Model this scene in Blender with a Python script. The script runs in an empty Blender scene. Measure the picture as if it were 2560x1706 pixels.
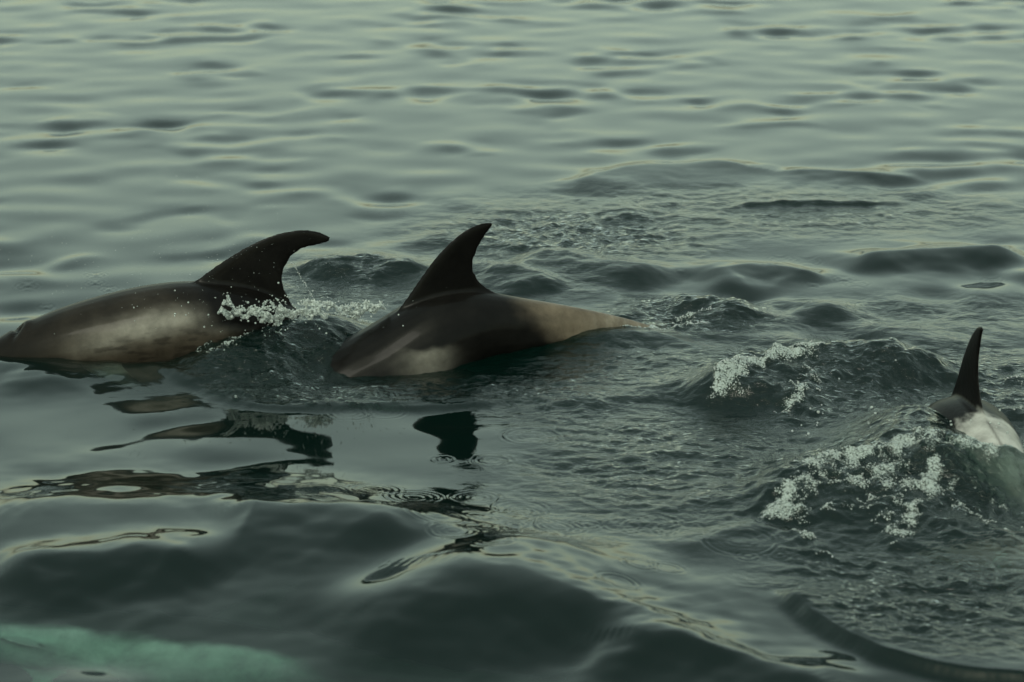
import bpy, bmesh, math, random
import numpy as np
from mathutils import Vector

R = math.radians
rng = np.random.default_rng(11)
random.seed(5)
sc = bpy.context.scene
C = sc.collection

# ------------------------------------------------------------------ camera
CAM_H, PITCH, FPX = 3.6, 15.5, 7260.0          # metres, degrees below the horizon, focal length in photo pixels
cam_d = bpy.data.cameras.new("camera")
cam = bpy.data.objects.new("camera", cam_d)
C.objects.link(cam)
cam.location = (0, 0, CAM_H)
cam.rotation_euler = (R(90 - PITCH), 0, 0)
cam_d.sensor_width = 36
cam_d.lens = 36 * FPX / 2560
cam_d.clip_start = 0.1
cam_d.clip_end = 20000
cam_d.dof.use_dof = True
cam_d.dof.focus_distance = 13.3
cam_d.dof.aperture_fstop = 3.2
sc.camera = cam

# ------------------------------------------------------------------ sky and sun (overcast)
SUN_EL, SUN_AZ = 55.0, 200.0
w = bpy.data.worlds.new("World")
sc.world = w
w.use_nodes = True
nt = w.node_tree
nt.nodes.clear()
sky = nt.nodes.new("ShaderNodeTexSky")
sky.sky_type = 'NISHITA'
sky.sun_disc = False
sky.sun_elevation = R(SUN_EL)
sky.sun_rotation = R(SUN_AZ)
sky.air_density = 1.5
sky.dust_density = 2.6
sky.ozone_density = 1.0
hs = nt.nodes.new("ShaderNodeHueSaturation")
hs.inputs["Saturation"].default_value = 0.52
tint = nt.nodes.new("ShaderNodeMix")
tint.data_type = 'RGBA'
tint.blend_type = 'MULTIPLY'
tint.inputs[0].default_value = 1.0
tint.inputs[7].default_value = (0.865, 1.0, 0.79, 1)
ov = nt.nodes.new("ShaderNodeMix")            # even cloud layer
ov.data_type = 'RGBA'
ov.inputs[0].default_value = 0.03
ov.inputs[7].default_value = (12.0, 13.3, 11.2, 1)
bg = nt.nodes.new("ShaderNodeBackground")
bg.inputs["Strength"].default_value = 0.15
wo = nt.nodes.new("ShaderNodeOutputWorld")
L = nt.links.new
L(sky.outputs[0], hs.inputs["Color"])
L(hs.outputs[0], tint.inputs[6])
L(tint.outputs[2], ov.inputs[6])
L(ov.outputs[2], bg.inputs["Color"])
L(bg.outputs[0], wo.inputs["Surface"])

sun_d = bpy.data.lights.new("sun", 'SUN')
sun_d.energy = 0.5
sun_d.angle = R(20)
sun_d.color = (1.0, 0.96, 0.88)
sun = bpy.data.objects.new("sun", sun_d)
C.objects.link(sun)
sun.rotation_euler = (R(90 - SUN_EL), 0, R(180 - SUN_AZ))

sc.view_settings.view_transform = 'Standard'
sc.view_settings.look = 'None'
sc.view_settings.gamma = 1.0
sc.view_settings.exposure = 0.42
sc.view_settings.use_curve_mapping = False
sc.render.engine = 'CYCLES'
sc.cycles.use_denoising = True
sc.cycles.sample_clamp_indirect = 8
sc.cycles.max_bounces = 10

# ------------------------------------------------------------------ pixel -> place
def ray(u, v):
    dx = (u - 1280) / FPX
    dy = (v - 853) / FPX
    p = R(PITCH)
    # camera axes: right X, forward (0,cos,-sin), up (0,sin,cos)
    return np.array([dx, math.cos(p) - dy * math.sin(p), -math.sin(p) - dy * math.cos(p)])

def G(u, v, z=0.0):
    """point where the pixel's line of sight meets the water level z"""
    d = ray(u, v)
    t = (z - CAM_H) / d[2]
    return np.array([d[0] * t, d[1] * t, z])

def on_plane(u, v, P0, hd):
    """point on the vertical plane through P0 with horizontal direction hd -> (along, z)"""
    d = ray(u, v)
    n = np.array([-hd[1], hd[0], 0.0])
    o = np.array([0, 0, CAM_H])
    t = np.dot(np.array([P0[0], P0[1], 0]) - o, n) / np.dot(d, n)
    q = o + d * t
    return np.array([(q[0] - P0[0]) * hd[0] + (q[1] - P0[1]) * hd[1], q[2]])

# ------------------------------------------------------------------ noise
TAB = 256
gr = rng.uniform(0, 2 * np.pi, (TAB, TAB))
GX, GY = np.cos(gr), np.sin(gr)

def perlin(x, y):
    xi, yi = np.floor(x).astype(np.int64), np.floor(y).astype(np.int64)
    fx, fy = x - xi, y - yi
    u = fx * fx * fx * (fx * (fx * 6 - 15) + 10)
    v = fy * fy * fy * (fy * (fy * 6 - 15) + 10)
    def g(ix, iy, ax, ay):
        a, b = (ix % TAB), (iy % TAB)
        return GX[a, b] * ax + GY[a, b] * ay
    n00 = g(xi, yi, fx, fy)
    n10 = g(xi + 1, yi, fx - 1, fy)
    n01 = g(xi, yi + 1, fx, fy - 1)
    n11 = g(xi + 1, yi + 1, fx - 1, fy - 1)
    return (n00 * (1 - u) + n10 * u) * (1 - v) + (n01 * (1 - u) + n11 * u) * v

def fbm(x, y, f, octv=3, gain=0.5):
    s = 0
    a = 1.0
    for o in range(octv):
        s = s + a * perlin(x * f + 17.3 * o, y * f - 9.1 * o)
        f *= 2.03
        a *= gain
    return s

def smooth(e0, e1, x):
    t = np.clip((x - e0) / (e1 - e0), 0, 1)
    return t * t * (3 - 2 * t)

# ------------------------------------------------------------------ waves
NW = 110
lam = np.exp(rng.uniform(np.log(0.17), np.log(2.4), NW))
ang = R(-58) + rng.normal(0, R(70), NW)         # travelling towards the camera, spread wide
pha = rng.uniform(0, 2 * np.pi, NW)
wt = np.exp(-((np.log(lam) - np.log(0.55)) / 0.5) ** 2) + 0.07
SLOPE = 0.098
sl = wt / math.sqrt((wt ** 2).sum() / 2) * SLOPE
amp = sl * lam / (2 * np.pi)

def swell(x, y, sp):
    h = np.zeros_like(x)
    calm = smooth(-0.05, 0.5, fbm(x, y * .8, 0.95, 3)) # calmer and livelier patches
    fg = 1 - .7 * smooth(12.3, 10.6, y)
    far = 1 - .42 * smooth(13.2, 16.0, y)
    for i in range(NW):
        k = 2 * np.pi / lam[i]
        att = np.clip((lam[i] / sp - 2.5) / 3.0, 0, 1)
        att = att * ((0.38 + 1.5 * calm) if lam[i] < 0.8 else (.8 + .4 * calm))
        if lam[i] < .6:
            att = att * fg
        att = att * far
        if not np.any(att):
            continue
        h += att * amp[i] * np.sin(k * (x * math.cos(ang[i]) + y * math.sin(ang[i])) + pha[i])
    return h

def ell(x, y, u, v, ru, rv, soft=1.0, z=0.0):
    """soft elliptical area given by its centre and radii in the photograph, laid out on the water"""
    c = G(u, v, z)
    rx = abs(G(u + ru, v, z)[0] - c[0])
    ry = abs(G(u, v - rv, z)[1] - G(u, v + rv, z)[1]) / 2
    q = ((x - c[0]) / rx) ** 2 + ((y - c[1]) / ry) ** 2
    return np.exp(-(q ** 1.5) * 0.9 * soft)

def polyd(x, y, pts):
    """signed distance to a polyline (positive on the far side) and its parameter 0..1"""
    best = np.full(x.shape, 1e9)
    side = np.ones(x.shape)
    par = np.zeros(x.shape)
    n = len(pts) - 1
    ds = []
    for i in range(n):
        a, b = pts[i][:2], pts[i + 1][:2]
        ab = b - a
        l2 = ab @ ab
        t = np.clip(((x - a[0]) * ab[0] + (y - a[1]) * ab[1]) / l2, 0, 1)
        dx, dy = x - a[0] - t * ab[0], y - a[1] - t * ab[1]
        d = np.hypot(dx, dy)
        ds.append((d, (i + t) / n))
        cr = ab[0] * (y - a[1]) - ab[1] * (x - a[0])
        m = d < best
        best = np.where(m, d, best)
        side = np.where(m, np.sign(cr), side)
        par = np.where(m, (i + t) / n, par)
    # blend neighbouring segments with growing distance, so that no crease runs along their bisectors
    k = 4.0 / (3 * best * best + .012)
    k2 = 12.0 / (best + .02)
    num = np.zeros_like(x)
    den = np.zeros_like(x)
    pn = np.zeros_like(x)
    pd = np.zeros_like(x)
    for d, pp in ds:
        w2 = np.exp(-k2 * (d - best))
        pn += w2 * pp
        pd += w2
        wgt = np.exp(-k * (d - best))
        num += wgt * d
        den += wgt
    return (num / den - .25 * (num / den - best)) * side, np.clip((pn / pd - .02) / .96, 0, 1)

def dense(pts, n=40):
    pts = np.array(pts, float)
    s = np.r_[0, np.cumsum(np.hypot(*np.diff(pts[:, :2], axis=0).T))]
    q = np.linspace(0, s[-1], n)
    # Catmull-like smoothing through repeated averaging of the resampled line
    out = np.c_[[np.interp(q, s, pts[:, k]) for k in range(pts.shape[1])]].T
    for _ in range(3):
        out[1:-1] = 0.25 * out[:-2] + 0.5 * out[1:-1] + 0.25 * out[2:]
    return out

_lines = {}
def line_of(px, z):
    k = (tuple(px), z)
    if k not in _lines:
        _lines[k] = dense([G(u, v, z) for u, v in px], 44)
    return _lines[k]

def ridge(x, y, px, z, h, front, back, taper=0.25, wob=0.09):
    pts = line_of(px, z)
    lo, hi = pts.min(0), pts.max(0)
    rr = 2.6 * max(front, back) + .05
    if x.max() < lo[0] - rr or x.min() > hi[0] + rr or y.max() < lo[1] - rr or y.min() > hi[1] + rr:
        return 0.0
    n1 = wob * fbm(x, y, 2.6, 3)
    d, p = polyd(x, y, pts)
    d = d + n1
    prof = np.where(d < 0, np.exp(-(np.abs(d) / front) ** 1.7), np.exp(-(d / back) ** 1.7))
    return h * prof * smooth(0, taper, p) * smooth(0, taper, 1 - p)

# crest lines in photo pixels
CREST_A = [(1770, 985), (1800, 945), (1850, 912), (1910, 893), (1990, 878), (2080, 868), (2190, 872), (2310, 890), (2400, 925)]
CREST_B = [(1900, 1270), (1940, 1225), (1980, 1185), (2040, 1150), (2130, 1130), (2260, 1122), (2400, 1122), (2500, 1130), (2640, 1150)]
EDGE_C = [(1950, 1450), (1975, 1480), (2000, 1510), (2050, 1548), (2110, 1588), (2200, 1632), (2330, 1668), (2480, 1688), (2700, 1700)]
EDGE_D = [(300, 900), (400, 918), (470, 950), (560, 992), (650, 1006), (770, 1011), (900, 1013), (1050, 1013), (1200, 1000), (1350, 978)]

# rings left by falling drops: centre and radius in photo pixels
RINGS = [(870, 1033, 56), (960, 1030, 50), (1230, 1155, 45), (1085, 1355, 78), (1265, 1375, 90), (1260, 1372, 42), (1400, 1330, 62), (1450, 1388, 70),
         (935, 1240, 60), (1035, 1260, 66), (1190, 1255, 60), (1130, 1298, 22), (1430, 1192, 42), (1480, 1238, 36), (1545, 1505, 46), (1600, 1442, 40),
         (1665, 1442, 38), (1870, 1398, 22), (1950, 1395, 20), (1630, 1325, 75), (1850, 1365, 90), (800, 1255, 70), (1300, 1280, 70), (1310, 1000, 55),
         (1440, 1030, 80), (1420, 960, 40), (1630, 945, 45), (1490, 1100, 60), (1330, 1090, 70), (1560, 870, 45), (1900, 800, 60), (2280, 770, 45),
         (2460, 765, 40), (2150, 760, 18), (1290, 670, 35), (970, 690, 34), (900, 668, 26), (1000, 665, 22), (240, 690, 22), (238, 710, 16),
         (272, 724, 18), (70, 718, 24), (115, 763, 14), (1950, 645, 25), (1640, 640, 22), (1740, 640, 20), (2480, 700, 22), (2110, 700, 24), (1200, 700, 40),
         (1540, 1210, 50), (1720, 1100, 50), (1150, 1010, 40), (1380, 920, 40), (1840, 985, 45), (2330, 1545, 46), (2180, 760, 40)]
for _ in range(46):
    RINGS.append((random.uniform(900, 2200), random.uniform(640, 1000), random.uniform(8, 34)))
for _ in range(26):
    RINGS.append((random.uniform(1000, 1800), random.uniform(1000, 1480), random.uniform(10, 60)))

def ripple_mask(x, y):
    m = np.zeros_like(x)
    for (u, v, ru, rv, k) in [
        (720, 950, 380, 85, 1.0), (1180, 965, 330, 55, .75), (880, 705, 190, 62, .7), (1420, 588, 330, 66, .9), (1900, 530, 650, 60, .42),
        (1730, 795, 210, 48, 1.0), (2060, 960, 400, 110, 1.0), (1760, 1150, 420, 170, .62), (2320, 1230, 420, 150, 1.0), (2280, 1500, 320, 140, .95),
        (1480, 910, 350, 70, .55), (1480, 1020, 300, 90, .4), (2300, 800, 400, 60, .3), (2450, 960, 200, 110, .8), (1300, 700, 300, 60, .35)]:
        m = np.maximum(m, k * ell(x, y, u, v, ru, rv))
    dC, pC = polyd(x, y, line_of(EDGE_C, 0))
    dD, pD = polyd(x, y, line_of(EDGE_D, 0))
    gD = smooth(.02, .06, -dD) * (1 - smooth(.7, 1.2, -dD)) * smooth(.0, .08, pD) * (1 - smooth(.78, .97, pD))
    gC = smooth(.0, .04, -dC) * (1 - smooth(.9, 1.5, -dC)) * smooth(.0, .10, pC)
    m = m * (1 - .94 * gD) * (1 - .88 * gC)
    return np.clip(m, 0, 1)

def water_height(x, y, sp, full=True):
    """surface height, ripple strength, foam strength"""
    h = swell(x, y, sp)
    rip = np.zeros_like(x)
    foam = np.zeros_like(x)
    if not full:
        return h, rip, foam
    near = (np.abs(x) < 7) & (y > 7) & (y < 27)
    if not near.any():
        return h, rip, foam
    if near.sum() < near.size:
        idx = np.where(near)
        hh, rr, ff = water_height(x[idx], y[idx], sp[idx] if sp.shape == x.shape else sp)
        h[idx], rip[idx], foam[idx] = hh, rr, ff
        return h, rip, foam
    # calmer strip in front of the two left dolphins, where their fins mirror
    h *= 1 - 0.55 * ell(x, y, 650, 1100, 700, 150) - 0.5 * ell(x, y, 600, 870, 900, 110)
    h *= 1 - .7 * ell(x, y, 1130, 1080, 330, 90)
    # larger dark swells of the wake
    for px, hh, fr, bk in [
        ([(1380, 480), (1500, 440), (1620, 416), (1750, 408), (1880, 412), (1990, 424)], .04, .45, .16),
        ([(1900, 424), (2050, 422), (2200, 432), (2330, 452)], .03, .22, .12),
        ([(1770, 512), (1900, 500), (2080, 496), (2330, 498)], .022, .035, .06),
        ([(1260, 625), (1400, 640), (1560, 668), (1720, 690)], .07, .33, .22),
        ([(1720, 690), (1830, 672), (1960, 672), (2080, 700)], .045, .18, .16),
        ([(2100, 668), (2250, 640), (2400, 632), (2620, 640)], .06, .25, .22),
        ([(780, 692), (860, 664), (950, 656), (1060, 690)], .075, .24, .18),
        ([(1080, 668), (1190, 668), (1300, 690), (1380, 730)], .06, .22, .14),
        ([(1650, 772), (1740, 752), (1830, 764), (1880, 800)], .07, .18, .12),
        ([(1850, 740), (2000, 748), (2140, 790)], .03, .15, .12),
        ([(1330, 1010), (1480, 985), (1640, 955), (1760, 925)], .02, .12, .14),
        ([(1650, 1380), (1850, 1330), (1980, 1290)], .02, .1, .14),
        ([(900, 1450), (1150, 1490), (1400, 1540), (1700, 1600), (2000, 1660)], .055, .3, .3),
        ([(480, 1345), (650, 1330), (850, 1360), (1050, 1420)], .06, .32, .3),
        ([(760, 1600), (1000, 1560), (1250, 1570), (1500, 1640)], .05, .35, .35),
        ([(-100, 1500), (100, 1470), (350, 1440), (600, 1480)], .075, .25, .25),
        ([(1400, 1600), (1700, 1640), (2000, 1690), (2200, 1750)], .07, .22, .2),
    ]:
        h += ridge(x, y, px, 0.03, hh, fr, bk)
    h += ridge(x, y, [(-300, 935), (-100, 932), (100, 930), (300, 928), (450, 905)], .0, .05, .30, .3)
    h += ridge(x, y, [(-500, 1330), (100, 1318), (500, 1322), (900, 1370), (1250, 1440), (1550, 1540), (1750, 1640)], .03, .115, 1.1, .6, taper=.25)
    h += ridge(x, y, CREST_A, .08, .105, .42, .16, taper=.15, wob=.05)
    h += ridge(x, y, CREST_B, .10, .110, .60, .22, taper=.30, wob=.08)
    h += ridge(x, y, EDGE_C, .03, .045, .035, .60, taper=.12, wob=.03)
    h += ridge(x, y, EDGE_D, .02, .017, .045, .35, taper=.15, wob=.05)
    # water heaped against the flank of the first dolphin and over its tail
    def bump(u, v, z, rx, ry, hh):
        c = G(u, v, z)
        return hh * np.exp(-((x - c[0]) / rx) ** 2 - ((y - c[1]) / ry) ** 2)
    h += bump(690, 870, .08, .38, .26, .15)
    h += bump(800, 800, .12, .30, .30, .13)
    h -= bump(150, 900, .0, .6, .3, .02)
    h += bump(2290, 1080, .06, .22, .32, .16)
    h -= bump(2500, 1065, .0, .22, .20, .05)
    h -= bump(1050, 915, 0, .6, .2, .035)
    h -= bump(800, 925, .0, .30, .22, .11)
    h += bump(1500, 835, .02, .34, .13, .045)
    h += bump(2545, 1150, .1, .30, .15, .10)
    # ripples
    rip = ripple_mask(x, y)
    wx = x + .05 * fbm(x, y, 3.1, 2)
    wy = y + .05 * fbm(x + 31, y, 3.1, 2)
    r1 = fbm(wx * .8, wy * 1.15, 7.0, 2)
    r2 = fbm(wx, wy * 1.2, 15.0, 2)
    h += rip * (.025 * r1 + .013 * r2)
    # rain of drops: ring waves
    for (u, v, rp) in RINGS:
        c = G(u, v)
        rr = abs(G(u + rp, v)[0] - c[0])
        m = (np.abs(x - c[0]) < rr + .1) & (np.abs(y - c[1]) < rr + .1)
        if not m.any():
            continue
        d = np.hypot(x[m] - c[0], y[m] - c[1])
        hh = .0013 * np.cos(2 * np.pi * (d - rr) / .026) * np.exp(-((d - rr) / .024) ** 2)
        if rr > .07:
            hh += .0006 * np.cos(2 * np.pi * (d - rr * .45) / .03) * np.exp(-((d - rr * .45) / .03) ** 2)
        if rr < .05:
            hh += .003 * np.exp(-(d / .012) ** 2)
        h[m] += hh
    # foam: along the two broken crests, in streaks, at the tail and beside the first fin
    n1 = fbm(x, y, 9.0, 3)
    n2 = fbm(x + 5, y * .8, 22.0, 2)
    def band(px, z, w_f, w_b, p0=0., p1=1.):
        pts = line_of(px, z)
        if x.max() < pts[:, 0].min() - 1 or x.min() > pts[:, 0].max() + 1 or y.max() < pts[:, 1].min() - 1 or y.min() > pts[:, 1].max() + 1:
            return np.zeros_like(x)
        d, p = polyd(x, y, pts)
        q = np.where(d < 0, np.exp(-(np.abs(d) / w_f) ** 1.6), np.exp(-(d / w_b) ** 1.6))
        return q * smooth(p0, p0 + .08, p) * (1 - smooth(p1 - .12, p1, p))
    fa = 1.15 * band(CREST_A, .10, .17, .08, .03, .66)
    fa = np.maximum(fa, .75 * band(CREST_A, .10, .34, .07, .03, .72))
    fa = np.maximum(fa, .95 * band([(2030, 950), (2000, 985), (1960, 1020)], .04, .09, .09, -.1, 1.1))
    fa = np.maximum(fa, .45 * ell(x, y, 2200, 960, 240, 60))
    fa = np.maximum(fa, .8 * ell(x, y, 2540, 955, 40, 14))
    fb = 1.15 * band(CREST_B, .12, .16, .07, .02, .97)
    fb = np.maximum(fb, .8 * band(CREST_B, .12, .30, .06, .05, .97))
    fb = np.maximum(fb, .8 * ell(x, y, 2200, 1215, 330, 90, z=.08))
    fb = np.maximum(fb, 1.0 * band([(2300, 1125), (2330, 1180), (2310, 1230), (2260, 1280), (2230, 1300)], .1, .09, .09, -.1, 1.1))
    fb = np.maximum(fb, .9 * band([(1985, 1190), (2000, 1260), (2010, 1320), (2050, 1350)], .08, .09, .09, -.1, 1.1))
    fb = np.maximum(fb, .7 * ell(x, y, 2500, 1260, 90, 70, z=.06))
    fc = band([(1440, 832), (1530, 828), (1620, 822), (1700, 815), (1800, 800)], .02, .04, .05)
    fc = np.maximum(fc, .75 * ell(x, y, 1720, 800, 110, 30))
    fd = band([(540, 800), (640, 800), (740, 790), (850, 770), (960, 775)], .14, .09, .06, .02, .99)
    fd = np.maximum(fd, .78 * ell(x, y, 600, 830, 170, 50, z=.12))
    fe = .62 * band(EDGE_D, .02, .02, .08, .25, .8)
    fg = .55 * ell(x, y, 1420, 575, 190, 36)
    f = np.maximum.reduce([fa, fb, fc, fd, fe, fg])
    lace = 1 - 3.2 * np.abs(fbm(x + 2, y * .8, 6.0, 2))
    foam = smooth(.36, .95, f + .38 * n1 + .30 * n2 + .22 * lace - .28) * smooth(.08, .3, f)
    h += foam * (.006 + .012 * np.abs(n1) + .014 * n2)
    big = np.maximum(fa, fb)
    h += .02 * big * (1 - np.abs(fbm(wx, wy, 5.0, 3)) * 2.4)
    return h, rip, foam

# the sheet: fine around the dolphins, coarser and coarser to the horizon
al = np.linspace(R(24.6), R(7.6), 960)
rad = CAM_H / np.tan(al)
inner = [.15, .6, 1.2, 2, 3, 4, 5, 5.8, 6.4, 6.9, 7.3, 7.6]
inner = [q for q in inner if q < rad[0] - .15]
outer = []
d0 = rad[-1] - rad[-2]
q = rad[-1]
while q < 6000:
    d0 *= 1.09
    q += d0
    outer.append(q)
rad = np.r_[inner, rad, outer]
th = list(np.linspace(0, R(12.6), 510))
d0 = th[-1] - th[-2]
while th[-1] < math.pi - .2:
    d0 = min(d0 * 1.12, .14)
    th.append(th[-1] + d0)
th = np.array(th)
th = np.r_[-th[:0:-1], th]                       # open ring; the last gap is closed by faces
nr, nc = len(rad), len(th)
RR, TT = np.meshgrid(rad, th, indexing='ij')
WX, WY = RR * np.sin(TT), RR * np.cos(TT)
sp = np.maximum(np.gradient(rad)[:, None] * np.ones(nc)[None], RR * np.gradient(th)[None])
WH, RIP, FOAM = (np.empty(nr * nc) for _ in range(3))
fx_, fy_, fs_ = WX.ravel(), WY.ravel(), sp.ravel()
CH = 24000
for q0 in range(0, nr * nc, CH):
    q1 = min(q0 + CH, nr * nc)
    WH[q0:q1], RIP[q0:q1], FOAM[q0:q1] = water_height(fx_[q0:q1], fy_[q0:q1], fs_[q0:q1])
co = np.c_[WX.ravel(), WY.ravel(), WH].astype(np.float32)
ii, jj = np.meshgrid(np.arange(nr - 1), np.arange(nc), indexing='ij')
j2 = (jj + 1) % nc
quads = np.stack([ii * nc + jj, ii * nc + j2, (ii + 1) * nc + j2, (ii + 1) * nc + jj], -1).reshape(-1, 4).astype(np.int32)

def mesh_np(name, co, quads):
    me = bpy.data.meshes.new(name)
    me.vertices.add(len(co))
    me.vertices.foreach_set("co", np.ascontiguousarray(co, np.float32).ravel())
    nq, k = quads.shape
    me.loops.add(nq * k)
    me.loops.foreach_set("vertex_index", np.ascontiguousarray(quads, np.int32).ravel())
    me.polygons.add(nq)
    me.polygons.foreach_set("loop_start", np.arange(0, nq * k, k, dtype=np.int32))
    me.polygons.foreach_set("use_smooth", np.ones(nq, bool))
    me.update(calc_edges=True)
    return me

def sample_h(x, y):
    x, y = np.atleast_1d(np.asarray(x, float)), np.atleast_1d(np.asarray(y, float))
    return water_height(x.copy(), y.copy(), np.full(x.shape, .012))[0]

# ------------------------------------------------------------------ materials
def new_mat(name):
    m = bpy.data.materials.new(name)
    m.use_nodes = True
    m.node_tree.nodes.clear()
    return m, m.node_tree.nodes, m.node_tree.links.new

def mat_water():
    m, N, K = new_mat("sea_water")
    out = N.new("ShaderNodeOutputMaterial")
    tc = N.new("ShaderNodeTexCoord")
    ar = N.new("ShaderNodeAttribute"); ar.attribute_name = "ripple"
    af = N.new("ShaderNodeAttribute"); af.attribute_name = "foam"
    mp = N.new("ShaderNodeMapping"); mp.inputs["Scale"].default_value = (1, 1.35, 1)
    K(tc.outputs["Object"], mp.inputs[0])
    n1 = N.new("ShaderNodeTexNoise"); n1.inputs["Scale"].default_value = 24; n1.inputs["Detail"].default_value = 5; n1.inputs["Distortion"].default_value = .6
    K(mp.outputs[0], n1.inputs["Vector"])
    hm = N.new("ShaderNodeMath"); hm.operation = 'MULTIPLY_ADD'; hm.inputs[1].default_value = .015; hm.inputs[2].default_value = .0
    K(ar.outputs["Fac"], hm.inputs[0])
    mm = N.new("ShaderNodeMath"); mm.operation = 'MULTIPLY'
    K(n1.outputs[0], mm.inputs[0]); K(hm.outputs[0], mm.inputs[1])
    bp = N.new("ShaderNodeBump"); bp.inputs["Strength"].default_value = 1.0; bp.inputs["Distance"].default_value = 1.0
    K(mm.outputs[0], bp.inputs["Height"])
    fr = N.new("ShaderNodeFresnel"); fr.inputs["IOR"].default_value = 1.333
    K(bp.outputs[0], fr.inputs["Normal"])
    gl = N.new("ShaderNodeBsdfGlossy"); gl.inputs["Roughness"].default_value = .035
    gl.inputs["Color"].default_value = (1, 1, 1, 1)
    K(bp.outputs[0], gl.inputs["Normal"])
    rf = N.new("ShaderNodeBsdfRefraction"); rf.inputs["IOR"].default_value = 1.333; rf.inputs["Roughness"].default_value = .02
    rf.inputs["Color"].default_value = (.92, .97, .95, 1)
    K(bp.outputs[0], rf.inputs["Normal"])
    df = N.new("ShaderNodeBsdfDiffuse"); df.inputs["Color"].default_value = (.001, .016, .012, 1)   # light scattered back by the turbid water
    mu = N.new("ShaderNodeMixShader"); mu.inputs[0].default_value = .32
    K(rf.outputs[0], mu.inputs[1]); K(df.outputs[0], mu.inputs[2])
    ms = N.new("ShaderNodeMixShader")
    K(fr.outputs[0], ms.inputs[0]); K(mu.outputs[0], ms.inputs[1]); K(gl.outputs[0], ms.inputs[2])
    # foam
    vo = N.new("ShaderNodeTexVoronoi"); vo.inputs["Scale"].default_value = 110
    K(tc.outputs["Object"], vo.inputs["Vector"])
    n2 = N.new("ShaderNodeTexNoise"); n2.inputs["Scale"].default_value = 38; n2.inputs["Detail"].default_value = 4
    K(tc.outputs["Object"], n2.inputs["Vector"])
    ad = N.new("ShaderNodeMath"); ad.operation = 'ADD'
    K(vo.outputs["Distance"], ad.inputs[0]); K(n2.outputs[0], ad.inputs[1])
    m2 = N.new("ShaderNodeMath"); m2.operation = 'SUBTRACT'
    sc_ = N.new("ShaderNodeMath"); sc_.operation = 'MULTIPLY'; sc_.inputs[1].default_value = 1.25
    K(af.outputs["Fac"], sc_.inputs[0])
    K(sc_.outputs[0], m2.inputs[0])
    h2 = N.new("ShaderNodeMath"); h2.operation = 'MULTIPLY'; h2.inputs[1].default_value = .9
    K(ad.outputs[0], h2.inputs[0]); K(h2.outputs[0], m2.inputs[1])
    rg = N.new("ShaderNodeMapRange"); rg.inputs["From Min"].default_value = -.12; rg.inputs["From Max"].default_value = .45
    rg.inputs["To Max"].default_value = .72
    K(m2.outputs[0], rg.inputs["Value"])
    fo = N.new("ShaderNodeBsdfPrincipled")
    fo.inputs["Base Color"].default_value = (.43, .48, .45, 1); fo.inputs["Roughness"].default_value = .35
    b2 = N.new("ShaderNodeBump"); b2.inputs["Strength"].default_value = .9; b2.inputs["Distance"].default_value = .006
    K(vo.outputs["Distance"], b2.inputs["Height"]); K(b2.outputs[0], fo.inputs["Normal"])
    mf = N.new("ShaderNodeMixShader")
    K(rg.outputs[0], mf.inputs[0]); K(ms.outputs[0], mf.inputs[1]); K(fo.outputs[0], mf.inputs[2])
    K(mf.outputs[0], out.inputs["Surface"])
    va = N.new("ShaderNodeVolumeAbsorption"); va.inputs["Color"].default_value = (.22, .78, .62, 1); va.inputs["Density"].default_value = 1.1
    K(va.outputs[0], out.inputs["Volume"])
    return m

def mat_skin():
    m, N, K = new_mat("wet_dolphin_skin")
    out = N.new("ShaderNodeOutputMaterial")
    at = N.new("ShaderNodeAttribute"); at.attribute_name = "skin"
    tc = N.new("ShaderNodeTexCoord")
    n1 = N.new("ShaderNodeTexNoise"); n1.inputs["Scale"].default_value = 9; n1.inputs["Detail"].default_value = 7; n1.inputs["Roughness"].default_value = .65
    K(tc.outputs["Object"], n1.inputs["Vector"])
    rg = N.new("ShaderNodeMapRange"); rg.inputs["From Min"].default_value = .3; rg.inputs["From Max"].default_value = .75
    rg.inputs["To Min"].default_value = .55; rg.inputs["To Max"].default_value = 1.3
    K(n1.outputs[0], rg.inputs["Value"])
    mx = N.new("ShaderNodeVectorMath"); mx.operation = 'SCALE'
    K(at.outputs["Color"], mx.inputs[0]); K(rg.outputs[0], mx.inputs["Scale"])
    p = N.new("ShaderNodeBsdfPrincipled")
    K(mx.outputs[0], p.inputs["Base Color"])
    p.inputs["Roughness"].default_value = .36
    p.inputs["Specular IOR Level"].default_value = .05
    p.inputs["Coat Weight"].default_value = .08
    p.inputs["Coat Roughness"].default_value = .09
    n2 = N.new("ShaderNodeTexNoise"); n2.inputs["Scale"].default_value = 46; n2.inputs["Detail"].default_value = 3
    K(tc.outputs["Object"], n2.inputs["Vector"])
    b = N.new("ShaderNodeBump"); b.inputs["Strength"].default_value = .25; b.inputs["Distance"].default_value = .004
    K(n2.outputs[0], b.inputs["Height"]); K(b.outputs[0], p.inputs["Normal"])
    K(p.outputs[0], out.inputs["Surface"])
    return m

def mat_simple(name, col, rough=.3, spec=.5):
    m, N, K = new_mat(name)
    out = N.new("ShaderNodeOutputMaterial")
    p = N.new("ShaderNodeBsdfPrincipled")
    n = N.new("ShaderNodeTexNoise"); n.inputs["Scale"].default_value = 20
    r = N.new("ShaderNodeMix"); r.data_type = 'RGBA'
    r.inputs[6].default_value = (*[c * .8 for c in col], 1); r.inputs[7].default_value = (*col, 1)
    K(n.outputs[0], r.inputs[0]); K(r.outputs[2], p.inputs["Base Color"])
    p.inputs["Roughness"].default_value = rough
    p.inputs["Specular IOR Level"].default_value = spec
    K(p.outputs[0], out.inputs["Surface"])
    return m

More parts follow.
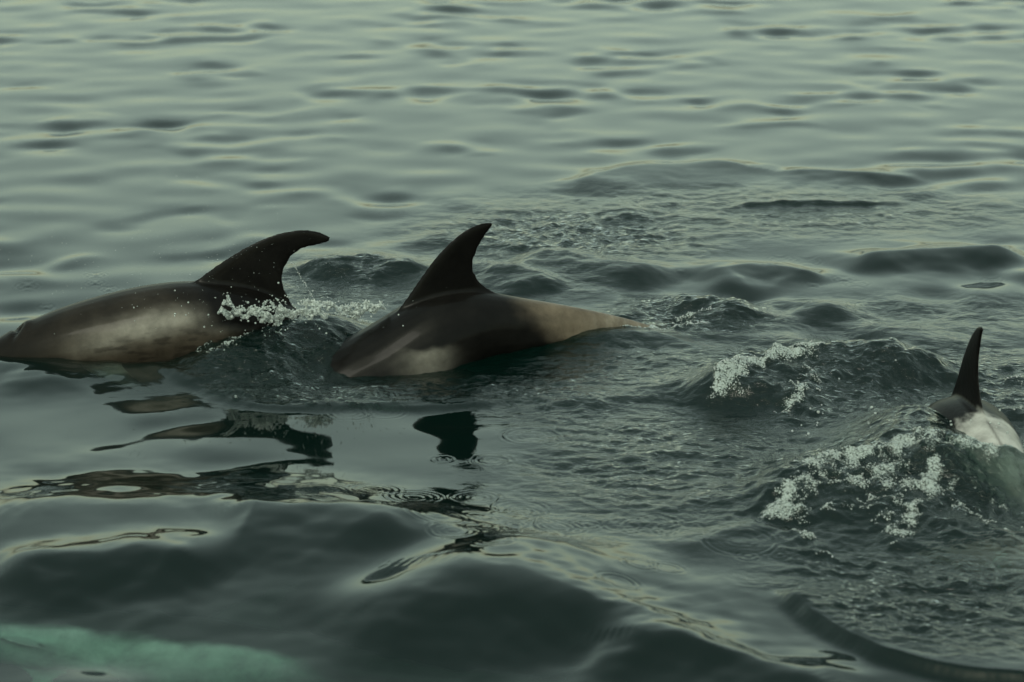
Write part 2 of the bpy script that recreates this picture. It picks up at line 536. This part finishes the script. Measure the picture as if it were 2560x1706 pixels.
def mat_splash():
    m, N, K = new_mat("aerated_water")
    out = N.new("ShaderNodeOutputMaterial")
    tc = N.new("ShaderNodeTexCoord")
    n = N.new("ShaderNodeTexNoise"); n.inputs["Scale"].default_value = 60; n.inputs["Detail"].default_value = 5
    K(tc.outputs["Object"], n.inputs["Vector"])
    g = N.new("ShaderNodeBsdfGlass"); g.inputs["IOR"].default_value = 1.33; g.inputs["Roughness"].default_value = .05
    d = N.new("ShaderNodeBsdfPrincipled"); d.inputs["Base Color"].default_value = (.47, .51, .48, 1); d.inputs["Roughness"].default_value = .3
    b = N.new("ShaderNodeBump"); b.inputs["Strength"].default_value = .8; b.inputs["Distance"].default_value = .01
    K(n.outputs[0], b.inputs["Height"]); K(b.outputs[0], d.inputs["Normal"]); K(b.outputs[0], g.inputs["Normal"])
    r = N.new("ShaderNodeMapRange"); r.inputs["From Min"].default_value = .35; r.inputs["From Max"].default_value = .6
    r.inputs["To Min"].default_value = .12; r.inputs["To Max"].default_value = .8
    K(n.outputs[0], r.inputs["Value"])
    x = N.new("ShaderNodeMixShader")
    K(r.outputs[0], x.inputs[0]); K(g.outputs[0], x.inputs[1]); K(d.outputs[0], x.inputs[2])
    K(x.outputs[0], out.inputs["Surface"])
    return m

M_WATER = mat_water()
M_SKIN = mat_skin()
M_BED = mat_simple("dark_sea_floor", (.02, .035, .028), .9, .1)
M_EYE = mat_simple("dark_eye", (.008, .007, .006), .08)
M_SPLASH = mat_splash()

# ------------------------------------------------------------------ the sea
me = mesh_np("sea", co, quads)
for nm, arr in (("ripple", RIP), ("foam", FOAM)):
    a = me.attributes.new(nm, 'FLOAT', 'POINT')
    a.data.foreach_set("value", arr.astype(np.float32))
me.materials.append(M_WATER)
sea = bpy.data.objects.new("sea", me)
C.objects.link(sea)
sea["kind"] = "structure"
sea["label"] = "rippled grey green sea surface with smooth swells and broken wakes"
sea["category"] = "sea"

bm = bmesh.new()
bmesh.ops.create_grid(bm, x_segments=12, y_segments=12, size=6500)
for v in bm.verts:
    v.co.z = -9 + .4 * math.sin(v.co.x * .01) * math.cos(v.co.y * .013)
me = bpy.data.meshes.new("sea_floor"); bm.to_mesh(me); bm.free()
me.materials.append(M_BED)
o = bpy.data.objects.new("sea_floor", me); C.objects.link(o)
o["kind"] = "structure"

# ------------------------------------------------------------------ dolphins
LEN = 2.6
PS = np.array([0, .015, .04, .065, .085, .11, .15, .21, .3, .4, .5, .6, .7, .8, .88, .94, 1.0])
P_UP = np.array([.012, .028, .042, .055, .098, .135, .165, .195, .225, .235, .225, .195, .155, .108, .072, .050, .03])
P_DN = np.array([.012, .030, .046, .066, .090, .115, .145, .185, .235, .255, .240, .200, .150, .100, .066, .046, .03])
P_W = np.array([.012, .034, .050, .066, .095, .130, .170, .205, .235, .240, .225, .185, .135, .085, .050, .034, .025])

def resample(pts, n):
    pts = np.array(pts, float)
    s = np.r_[0, np.cumsum(np.linalg.norm(np.diff(pts, axis=0), axis=1))]
    q = np.linspace(0, s[-1], n)
    return np.c_[[np.interp(q, s, pts[:, k]) for k in range(pts.shape[1])]].T

def smooth_line(pts, n, it):
    p = resample(pts, n)
    for _ in range(it):
        p[1:-1] = .25 * p[:-2] + .5 * p[1:-1] + .25 * p[2:]
    return p

def loft(bm, rings, close=True):
    vs = [[bm.verts.new(tuple(p)) for p in r] for r in rings]
    n = len(vs[0])
    for a, b in zip(vs[:-1], vs[1:]):
        for i in range(n):
            bm.faces.new((a[i], a[(i + 1) % n], b[(i + 1) % n], b[i]))
    bm.faces.new(vs[0][::-1]); bm.faces.new(vs[-1])

FOIL = np.array([0, .02, .07, .16, .3, .45, .62, .8, .93, 1.0])
def foil_t(c):
    return 2.6 * (.2969 * np.sqrt(c) - .126 * c - .3516 * c ** 2 + .2843 * c ** 3 - .1036 * c ** 4) * .5

def add_blade(bm, lead, trail, perp, thick, n=26):
    """a fin between its leading and trailing edge lines (3-D), thickened along perp"""
    A, B = resample(lead, n), resample(trail, n)
    rings = []
    for i in range(n):
        a, b = A[i], B[i]
        ch = np.linalg.norm(b - a)
        t = max(thick * ch * (1 - .25 * i / n), .010 if i < n - 1 else .006)
        up = [a + (b - a) * c + perp * (foil_t(c) * t + .0065 * (c * (1 - c) * 4) ** .35) for c in FOIL]
        dn = [a + (b - a) * c - perp * (foil_t(c) * t + .0065 * (c * (1 - c) * 4) ** .35) for c in FOIL[::-1]]
        rings.append(up + dn)
    loft(bm, rings)

def make_dolphin(name, label, P0, head, dorsal, fin_lead, fin_trail, s_fin, paint, voxel=.0066, roll=0.0, group=None, blow=True, eyes=True):
    """P0: a ground point; head: horizontal unit vector the animal faces; dorsal: (along, z) from snout to tail stock, along positive towards the TAIL"""
    hd = np.array([-head[0], -head[1]])            # along-axis points to the tail
    ax = np.array([hd[0], hd[1], 0]); up = np.array([0, 0, 1.]); ly = np.cross(up, ax)
    D = smooth_line(smooth_line(dorsal, 120, 10), 420, 4)
    arc = np.r_[0, np.cumsum(np.hypot(*np.diff(D, axis=0).T))]
    i0 = np.argmin(np.abs(D[:, 0] - fin_lead[0][0]) + np.abs(D[:, 1] - fin_lead[0][1]))
    s_all = (s_fin + arc - arc[i0]) / LEN
    T = np.gradient(D, axis=0); T /= np.linalg.norm(T, axis=1)[:, None]
    Nn = np.c_[-T[:, 1], T[:, 0]]
    Nn[Nn[:, 1] < 0] *= -1
    cr, sr = math.cos(roll), math.sin(roll)
    zc = float(np.interp(s_fin, s_all * LEN, D[:, 1])) - .22
    def W(a, y, z):
        y2, z2 = y * cr - (z - zc) * sr, y * sr + (z - zc) * cr + zc
        return np.array([P0[0], P0[1], 0]) + ax * a + ly * y2 + up * z2
    bm = bmesh.new()
    sel = np.where((s_all >= 0) & (s_all <= 1))[0]
    rings = []
    M = 28
    for i in sel[::4]:
        s = s_all[i]
        ru, rd, rw = np.interp(s, PS, P_UP), np.interp(s, PS, P_DN), np.interp(s, PS, P_W)
        c = D[i] - Nn[i] * ru
        ring = []
        for k in range(M):
            t = 2 * math.pi * k / M
            cy, sz = math.cos(t), math.sin(t)
            keel = 1.0
            if s > .62 and sz > 0:                # sharper back ridge behind the fin
                keel = 1 - .28 * (s - .62) / .38 * (1 - abs(sz) ** 2)
            yy = rw * cy * keel
            zz = (ru if sz > 0 else rd) * sz
            q = c + Nn[i] * zz
            ring.append(W(q[0], yy, q[1]))
        rings.append(ring)
    loft(bm, rings)
    # dorsal fin
    lead = [W(a, 0, z) for a, z in smooth_line(fin_lead, 60, 6)]
    trail = [W(a, 0, z) for a, z in smooth_line(fin_trail, 60, 9)]
    perp = W(0, 1, 0) - W(0, 0, 0)
    add_blade(bm, lead, trail, perp, .20)
    # flippers
    def frame(s):
        i = int(np.argmin(np.abs(s_all - s)))
        return D[i], T[i], Nn[i], np.interp(s_all[i], PS, P_UP), np.interp(s_all[i], PS, P_DN), np.interp(s_all[i], PS, P_W)
    for sg in (-1, 1):
        d, t, n, ru, rd, rw = frame(.25)
        c = d - n * (ru + rd * .45)
        def Fp(al, out, dn):
            q = c + t * al - n * dn
            return W(q[0], sg * (rw * .72 + out), q[1])
        lead_f = [Fp(-.09, -.05, 0), Fp(-.06, .06, .05), Fp(.02, .17, .13), Fp(.14, .27, .20), Fp(.25, .32, .24)]
        trail_f = [Fp(.10, -.05, .0), Fp(.11, .05, .05), Fp(.14, .14, .12), Fp(.19, .23, .19), Fp(.26, .32, .245)]
        pv = (W(0, sg * .5, 0) - W(0, 0, 0)) + (W(*(n * .5).tolist()[:1], 0, (n * .5)[1]) - W(0, 0, 0))
        pv /= np.linalg.norm(pv)
        add_blade(bm, lead_f, trail_f, pv, .20, 16)
        # fluke half
        d, t, n, ru, rd, rw = frame(.97)
        c2 = d - n * ru
        def Fk(al, out, dn=0):
            q = c2 + t * al - n * dn
            return W(q[0], sg * out, q[1])
        lead_k = [Fk(-.14, -.03), Fk(-.07, .05), Fk(.02, .14), Fk(.12, .24), Fk(.23, .31)]
        trail_k = [Fk(.09, -.03), Fk(.10, .05), Fk(.13, .14), Fk(.18, .23), Fk(.25, .315)]
        pk = W(n[0], 0, n[1]) - W(0, 0, 0)
        pk = pk / np.linalg.norm(pk)
        add_blade(bm, lead_k, trail_k, pk, .16, 14)
    bmesh.ops.recalc_face_normals(bm, faces=bm.faces)
    tm = bpy.data.meshes.new("tmp"); bm.to_mesh(tm); bm.free()
    to = bpy.data.objects.new("tmp", tm); C.objects.link(to)
    md = to.modifiers.new("r", 'REMESH'); md.mode = 'VOXEL'; md.voxel_size = voxel; md.use_smooth_shade = True
    ms = to.modifiers.new("s", 'SMOOTH'); ms.factor = .5; ms.iterations = 20
    dg = bpy.context.evaluated_depsgraph_get()
    body = bpy.data.meshes.new_from_object(to.evaluated_get(dg))
    bpy.data.objects.remove(to); bpy.data.meshes.remove(tm)
    n = len(body.vertices)
    V = np.empty(n * 3, np.float32); body.vertices.foreach_get("co", V); V = V.reshape(-1, 3).astype(float)
    # back into the animal's own frame
    rel = V - np.array([P0[0], P0[1], 0])
    a = rel @ ax; y2 = rel @ ly; z2 = rel[:, 2] - zc
    y = y2 * cr + z2 * sr
    z = -y2 * sr + z2 * cr + zc
    s = np.empty(n); dep = np.empty(n)
    for q in range(0, n, 4000):
        dd = (a[q:q + 4000, None] - D[None, :, 0]) ** 2 + (z[q:q + 4000, None] - D[None, :, 1]) ** 2
        k = dd.argmin(1)
        s[q:q + 4000] = s_all[k] * LEN
        off = np.c_[a[q:q + 4000] - D[k, 0], z[q:q + 4000] - D[k, 1]]
        dep[q:q + 4000] = -(off * Nn[k]).sum(1)
    # blowhole: a crescent pressed into the top of the head
    dark = np.zeros(n)
    if blow:
        ds = s - .375
        cresc = np.exp(-((ds + 6.0 * y ** 2) / .020) ** 2 - (y / .055) ** 2) * (dep < .08)
        rim = np.exp(-((ds + 6.0 * y ** 2 - .05) / .025) ** 2 - (y / .06) ** 2) * (dep < .08)
        nv = np.empty(n * 3, np.float32); body.vertices.foreach_get("normal", nv); nv = nv.reshape(-1, 3)
        V = V + nv * (-.026 * cresc + .010 * rim)[:, None]
        dark = smooth(.35, .8, cresc)
    col = paint(s - s_fin, dep, y, a, z)
    col = col * (1 - .8 * dark[:, None])
    org = W(float(D[i0, 0]), 0, 0)
    V = V - org
    body.vertices.foreach_set("co", V.astype(np.float32).ravel())
    ca = body.color_attributes.new("skin", 'FLOAT_COLOR', 'POINT')
    ca.data.foreach_set("color", np.c_[np.clip(col, 0, 1), np.ones(n)].astype(np.float32).ravel())
    body.polygons.foreach_set("use_smooth", np.ones(len(body.polygons), bool))
    body.materials.clear(); body.materials.append(M_SKIN)
    body.update()
    root = bpy.data.objects.new(name, None); C.objects.link(root)
    root.location = org; root.empty_display_size = .2
    root["label"] = label; root["category"] = "dolphin"
    if group:
        root["group"] = group
    body.name = "body"
    bo = bpy.data.objects.new("body", body); C.objects.link(bo); bo.parent = root
    if eyes:
        d, t, nn, ru, rd, rw = frame(.115)
        c = d - nn * (ru + rd * .30)
        for sg in (-1, 1):
            be = bmesh.new()
            bmesh.ops.create_icosphere(be, subdivisions=2, radius=.015)
            m_ = bpy.data.meshes.new("eye"); be.to_mesh(m_); be.free()
            for p in m_.polygons: p.use_smooth = True
            m_.materials.append(M_EYE)
            e = bpy.data.objects.new("eye", m_); C.objects.link(e)
            e.parent = root
            e.location = Vector(W(c[0], sg * rw * .93, c[1]) - org)
    return root, W, (D, s_all, Nn)

DARK = np.array([.005, .0045, .004])
BROWN = np.array([.018, .0145, .011])
TAN = np.array([.070, .055, .040])
PALE = np.array([.23, .21, .18])

def mixc(c, k, col):
    return c * (1 - k[:, None]) + np.array(col)[None] * k[:, None]

# --- first dolphin: head and long flank, fin bent back
h1 = np.array([-1.0, -0.16]); h1 /= np.linalg.norm(h1)
P1 = np.array([-1.42, 12.86])
pl1 = lambda u, v: on_plane(u, v, P1, -h1)
front1 = [pl1(u, v) for u, v in [(0, 842), (44, 818), (66, 809), (110, 789), (157, 770), (256, 741), (329, 723), (402, 711), (468, 705), (560, 708), (650, 722), (735, 768)]]
a0, z0 = front1[0]
head1 = [(a0 - .34, z0 - .245), (a0 - .28, z0 - .235), (a0 - .20, z0 - .19), (a0 - .14, z0 - .115), (a0 - .07, z0 - .045)]
aE, zE = front1[-1]
tail1 = [(aE + .12, zE - .09), (aE + .3, zE - .25), (aE + .55, zE - .40), (aE + .85, zE - .46), (aE + 1.1, zE - .52), (aE + 1.4, zE - .54)]
lead1 = [pl1(u, v) for u, v in [(455, 722), (490, 700), (540, 662), (590, 630), (640, 603), (690, 583), (735, 574), (775, 572), (807, 580), (827, 592)]]
trail1 = [pl1(u, v) for u, v in [(790, 800), (745, 775), (722, 742), (710, 705), (712, 672), (728, 645), (752, 625), (784, 617), (810, 612), (823, 606)]]

def paint1(s, d, y, a, z):
    n = fbm(a * 1.0 + 3, z * 1.6 + y, 5.0, 4)
    n2 = fbm(a * .6 + 9, z * 3 + y * 2, 11.0, 3)
    c = np.tile(BROWN * 1.0, (len(s), 1))
    c = mixc(c, smooth(.05, .16, d + .03 * n) * smooth(-.95, -.55, s) * .75, TAN * .7)
    band = np.exp(-((d - .118 - .03 * n + .06 * s) / .052) ** 2) * smooth(-.75, -.12, s + .05 * n)
    c = mixc(c, np.clip(band, 0, 1) * .85, PALE * .92)
    c = mixc(c, smooth(.17, .25, d + .04 * n) * .6, TAN * .5)
    c = mixc(c, smooth(-.45, -.85, s) * .92, BROWN * .42)
    c = mixc(c, smooth(.05, .3, n2) * smooth(.13, .2, d) * .6, BROWN * .7)
    c = mixc(c, smooth(.30, .42, d) * .9, PALE * .9)
    c = mixc(c, smooth(.26, .29, np.abs(y)), DARK * 2)
    blk = smooth(-.10, .14, s - .55 * (d - .03) + .03 * n) * smooth(.22, .13, d + .02 * n)
    c = mixc(c, np.clip(np.maximum(blk, smooth(.0, -.02, d)), 0, 1), DARK)
    return c

r1, W1, f1 = make_dolphin("dolphin", "dolphin with brown head and pale flank out of water, hooked fin beside a splash",
             P1, h1, head1 + front1 + tail1, lead1, trail1, 1.15, paint1, group="dolphins swimming together")

# --- second dolphin: arched back, tall fin, pale tail stock
h2 = np.array([-math.cos(R(19)), -math.sin(R(19))])
P2 = np.array([-0.25, 12.86])
pl2 = lambda u, v: on_plane(u, v, P2, -h2)
back2 = [pl2(u, v) for u, v in [(812, 880), (850, 862), (900, 838), (950, 808), (985, 783), (1040, 752), (1100, 735), (1160, 727), (1215, 727), (1260, 738), (1330, 750), (1400, 761), (1470, 774), (1540, 789), (1600, 805), (1660, 824)]]
a0, z0 = back2[0]
head2 = [(a0 - .80, z0 - .42), (a0 - .72, z0 - .41), (a0 - .60, z0 - .37), (a0 - .5, z0 - .30), (a0 - .3, z0 - .19), (a0 - .15, z0 - .10)]
aE, zE = back2[-1]
tail2 = [(aE + .12, zE - .05), (aE + .28, zE - .13), (aE + .5, zE - .24)]
lead2 = [pl2(u, v) for u, v in [(975, 800), (1010, 752), (1040, 708), (1075, 658), (1110, 618), (1145, 586), (1180, 564), (1210, 554), (1222, 552), (1233, 556)]]
trail2 = [pl2(u, v) for u, v in [(1310, 756), (1245, 733), (1208, 711), (1191, 690), (1185, 668), (1188, 645), (1198, 618), (1212, 594), (1223, 578), (1231, 566)]]

A_PATCH = pl2(1035, 900)[0]
def paint2(s, d, y, a, z):
    n = fbm(a * 1.0 + 3, z * 1.6 + y, 5.0, 4)
    n2 = fbm(a * 5, z * 1.2 + y, 9.0, 3)
    c = np.tile(DARK * 1.25, (len(s), 1))
    c = mixc(c, smooth(.50, .80, s - 1.35 * d + .06 * n) * .95, TAN * 2.1)
    c = mixc(c, smooth(.9, 1.2, s) * (.25 + .3 * smooth(-.2, .3, n2)), PALE * .95)
    patch = np.exp(-(((a - A_PATCH) / .11) ** 2)) * smooth(.075, .02, z + .05 * n) * smooth(.10, .16, np.abs(y))
    c = mixc(c, np.clip(patch, 0, 1) * .7, PALE * .8)
    c = mixc(c, smooth(-.02, -.3, s) * smooth(.08, .2, d) * .12, BROWN)
    c = mixc(c, smooth(.41, .46, d) * .8, PALE * .8)
    c = mixc(c, smooth(.26, .29, np.abs(y)), DARK * 1.5)
    c = mixc(c, smooth(.0, -.02, d) * smooth(.75, .55, s), DARK * .7)
    return c

r2, W2, f2 = make_dolphin("dolphin", "black dolphin arching its back under a tall upright fin, pale tail stock behind",
             P2, h2, head2 + back2 + tail2, lead2, trail2, 1.15, paint2, group="dolphins swimming together", blow=True)

# --- third dolphin: seen from behind, heading away
yaw3 = R(9)
h3 = np.array([-math.sin(yaw3), math.cos(yaw3)])
F3 = G(2385, 966, .16)                          # foot of the fin's front edge
P3 = np.array([F3[0], F3[1]])
zb = .16
dors3 = [(-1.15, zb - .58), (-1.05, zb - .57), (-.95, zb - .52), (-.85, zb - .45), (-.6, zb - .36), (-.35, zb - .27), (-.12, zb - .13), (.04, zb-.02), (.2, zb + .005), (.4, zb - .005), (.62, zb - .05), (.85, zb - .13), (1.1, zb - .23), (1.4, zb - .36)]
lead3 = [(-.02, zb - .04), (.05, zb + .06), (.10, zb + .15), (.16, zb + .235), (.225, zb + .305), (.29, zb + .345), (.325, zb + .355), (.345, zb + .345)]
trail3 = [(.48, zb - .035), (.40, zb + .01), (.35, zb + .06), (.32, zb + .12), (.31, zb + .18), (.315, zb + .24), (.33, zb + .30), (.343, zb + .335)]

def paint3(s, d, y, a, z):
    n = fbm(a * 2.0 + 3, z * 3 + y * 3, 6.0, 4)
    c = np.tile(DARK, (len(s), 1))
    c = mixc(c, smooth(.36, .46, s + .07 * n - .8 * d) * smooth(-.03, .0, d), np.array([.36, .35, .32]))
    c = mixc(c, np.exp(-(y / .006) ** 2) * smooth(.45, .5, s) * smooth(.04, 0, d) * .6, BROWN * 1.5)
    c = mixc(c, smooth(.26, .34, d) * .8, PALE * .8)
    return c

r3, W3, f3 = make_dolphin("dolphin", "dolphin swimming away behind a foaming wave, thin black fin and white back",
             P3, h3, dors3, lead3, trail3, 1.15, paint3, group="dolphins swimming together")

# --- two more under the surface
def sub_dolphin(label, P, yaw_deg, zt, roll, paint, bend=.06):
    h = np.array([math.cos(R(yaw_deg)), math.sin(R(yaw_deg))])
    k = np.linspace(-1.15, 1.4, 14)
    dors = [(q, zt - bend * (q / 1.1) ** 2) for q in k]
    dors[0] = (k[0], zt - bend - .12); dors[1] = (k[1], zt - bend - .05)
    le = [(a_, zt + z_ - zb) for a_, z_ in lead3]
    tr = [(a_, zt + z_ - zb) for a_, z_ in trail3]
    return make_dolphin("dolphin", label, P, h, dors, le, tr, 1.15, paint, voxel=.016, roll=roll, group="dolphins swimming together", eyes=True)

def paint4(s, d, y, a, z):
    n = fbm(a + 1, z * 2 + y, 4.0, 3)
    c = np.tile(BROWN * .6, (len(s), 1))
    c = mixc(c, smooth(.22, .30, d + .05 * n) * smooth(.75, .35, s) * smooth(-.8, -.5, s) * .97, np.array([.74, .76, .70]))
    c = mixc(c, smooth(.45, .6, s) * smooth(.05, .0, d) * .0, PALE)
    return c
g4 = G(330, 1580, -.35)
sub_dolphin("submerged dolphin blurred by smooth water, dark back and pale turquoise belly", np.array([-1.2, 9.55]), 164, -.27, R(-74), paint4)
def paint5(s, d, y, a, z):
    n = fbm(a + 1, z * 2 + y, 4.0, 3)
    c = np.tile(np.array([.20, .115, .085]), (len(s), 1))
    c = mixc(c, smooth(-.1, .3, n) * .5, TAN)
    c = mixc(c, smooth(.0, -.02, d), DARK)
    return c
g5 = G(2560, 1400, -.05)
sub_dolphin("submerged brown dolphin just under the surface below the foaming wave", np.array([g5[0] + .75, g5[1] + .14]), 172, -.15, R(6), paint5, .05)

# ------------------------------------------------------------------ splashes, bubbles and drops
def blobs_mesh(name, pts, rads, voxel=None, disp=0.0, sub=1):
    bm = bmesh.new()
    base = bmesh.new(); bmesh.ops.create_icosphere(base, subdivisions=sub, radius=1.0)
    bv = np.array([v.co[:] for v in base.verts]); bf = np.array([[v.index for v in f.verts] for f in base.faces]); base.free(); bm.free()
    n = len(pts)
    co = (bv[None] * np.array(rads)[:, None, None] * (1 + .15 * rng.normal(size=(n, 1, 3))) + np.array(pts)[:, None, :]).reshape(-1, 3)
    fa = (bf[None] + (np.arange(n) * len(bv))[:, None, None]).reshape(-1, 3)
    me = mesh_np(name, co, fa)
    if voxel:
        to = bpy.data.objects.new("tmp", me); C.objects.link(to)
        md = to.modifiers.new("r", 'REMESH'); md.mode = 'VOXEL'; md.voxel_size = voxel
        s_ = to.modifiers.new("s", 'SMOOTH'); s_.factor = .5; s_.iterations = 2
        m2 = bpy.data.meshes.new_from_object(to.evaluated_get(bpy.context.evaluated_depsgraph_get()))
        bpy.data.objects.remove(to); bpy.data.meshes.remove(me)
        me = m2; me.name = name
        me.polygons.foreach_set("use_smooth", np.ones(len(me.polygons), bool)); me.update()
    me.materials.clear(); me.materials.append(M_SPLASH)
    return me

def stuff(name, me, label, cat):
    o = bpy.data.objects.new(name, me); C.objects.link(o)
    o["kind"] = "stuff"; o["label"] = label; o["category"] = cat
    return o

# the torn sheet of water along the first dolphin's flank
prof = np.array([(535, 795), (550, 772), (560, 744), (569, 728), (577, 750), (590, 768), (625, 764), (652, 758), (668, 742), (684, 734), (698, 752), (718, 770), (745, 756), (766, 738), (788, 748), (812, 744), (840, 762), (880, 752), (920, 748), (955, 752), (968, 775)], float)
pts, rads = [], []
for _ in range(2800):
    u = random.uniform(545, 960)
    top = np.interp(u, prof[:, 0], prof[:, 1])
    bot = 797 + 9 * math.sin(u * .03) + 12 * math.sin(u * .11 + 1) * math.sin(u * .047) - (18 if u > 820 else 0)
    v = top + (bot - top) * random.random() ** .7
    if perlin(np.array([u * .055]), np.array([v * .08]))[0] < -.16 and v < bot - 6:
        continue
    yy = 12.60 + .05 * math.sin(u * .045) + random.gauss(0, .022) + (.25 if u > 800 else 0) * ((u - 800) / 160 if u > 800 else 0)
    d = ray(u, v); t = yy / d[1]
    p = np.array([0, 0, CAM_H]) + d * t
    pts.append(p); rads.append((.0025 + .0085 * random.random() ** 2.2) * (.55 + .45 * min(1, (v - top) / 14)))
stuff("splash", blobs_mesh("splash", pts, rads, voxel=.0035), "torn white splash running along the first dolphin's flank under its bent fin", "splash")

def scatter_on_water(n, area, r0, r1, thr=.35, lift=.2):
    u = rng.uniform(area[0], area[2], n); v = rng.uniform(area[1], area[3], n)
    P = np.array([G(a, b, .06) for a, b in zip(u, v)])
    h, rp, fo = water_height(P[:, 0].copy(), P[:, 1].copy(), np.full(n, .012))
    k = fo > thr
    r = r0 + (r1 - r0) * rng.random(n) ** 3
    P[:, 2] = h + r * lift
    return P[k], r[k]

for area, lab, nn in [((1740, 860, 2560, 1060), "white foam bubbles on the broken crest behind the black thin fin's wave", 26000),
                      ((1900, 1090, 2640, 1400), "white foam bubbles heaped on the wave that hides the white backed dolphin", 26000),
                      ((1400, 760, 1860, 860), "white foam bubbles around the pale tail stock of the arching dolphin", 7000),
                      ((480, 730, 1040, 940), "white foam bubbles in the wash between the two left dolphins", 8000)]:
    P, r = scatter_on_water(nn, area, .0012, .0042)
    if len(P):
        stuff("foam_bubbles", blobs_mesh("foam_bubbles", P, r), lab, "foam")

# drops flung into the air round the first dolphin, and a string falling from its fin tip
P = []; r = []
for _ in range(420):
    u = random.gauss(480, 260); v = random.gauss(660, 90)
    yy = random.uniform(12.2, 13.2)
    d = ray(u, v); p = np.array([0, 0, CAM_H]) + d * (yy / d[1])
    if p[2] > .12:
        P.append(p); r.append(random.uniform(.0007, .0018))
for _ in range(60):
    t = random.random()
    u = 728 + 55 * t + random.gauss(0, 1.5); v = 655 + 92 * t ** 1.1
    d = ray(u, v); p = np.array([0, 0, CAM_H]) + d * (12.9 / d[1])
    P.append(p); r.append(random.uniform(.0012, .003))
for _ in range(160):
    u = random.gauss(700, 130); v = random.gauss(780, 30)
    d = ray(u, v); p = np.array([0, 0, CAM_H]) + d * (random.uniform(12.4, 12.6) / d[1])
    P.append(p); r.append(random.uniform(.0015, .005))
stuff("water_drops", blobs_mesh("water_drops", P, r), "fine water drops flung into the air around the bent fin", "drops")
P = []; r = []
for _ in range(90):
    u = random.uniform(1980, 2560); v = random.gauss(1100, 45)
    d = ray(u, v); p = np.array([0, 0, CAM_H]) + d * (random.uniform(11.0, 11.5) / d[1])
    if p[2] > .1:
        P.append(p); r.append(random.uniform(.002, .006))
stuff("water_drops", blobs_mesh("water_drops", P, r), "fine water drops above the foaming wave by the thin fin", "drops")
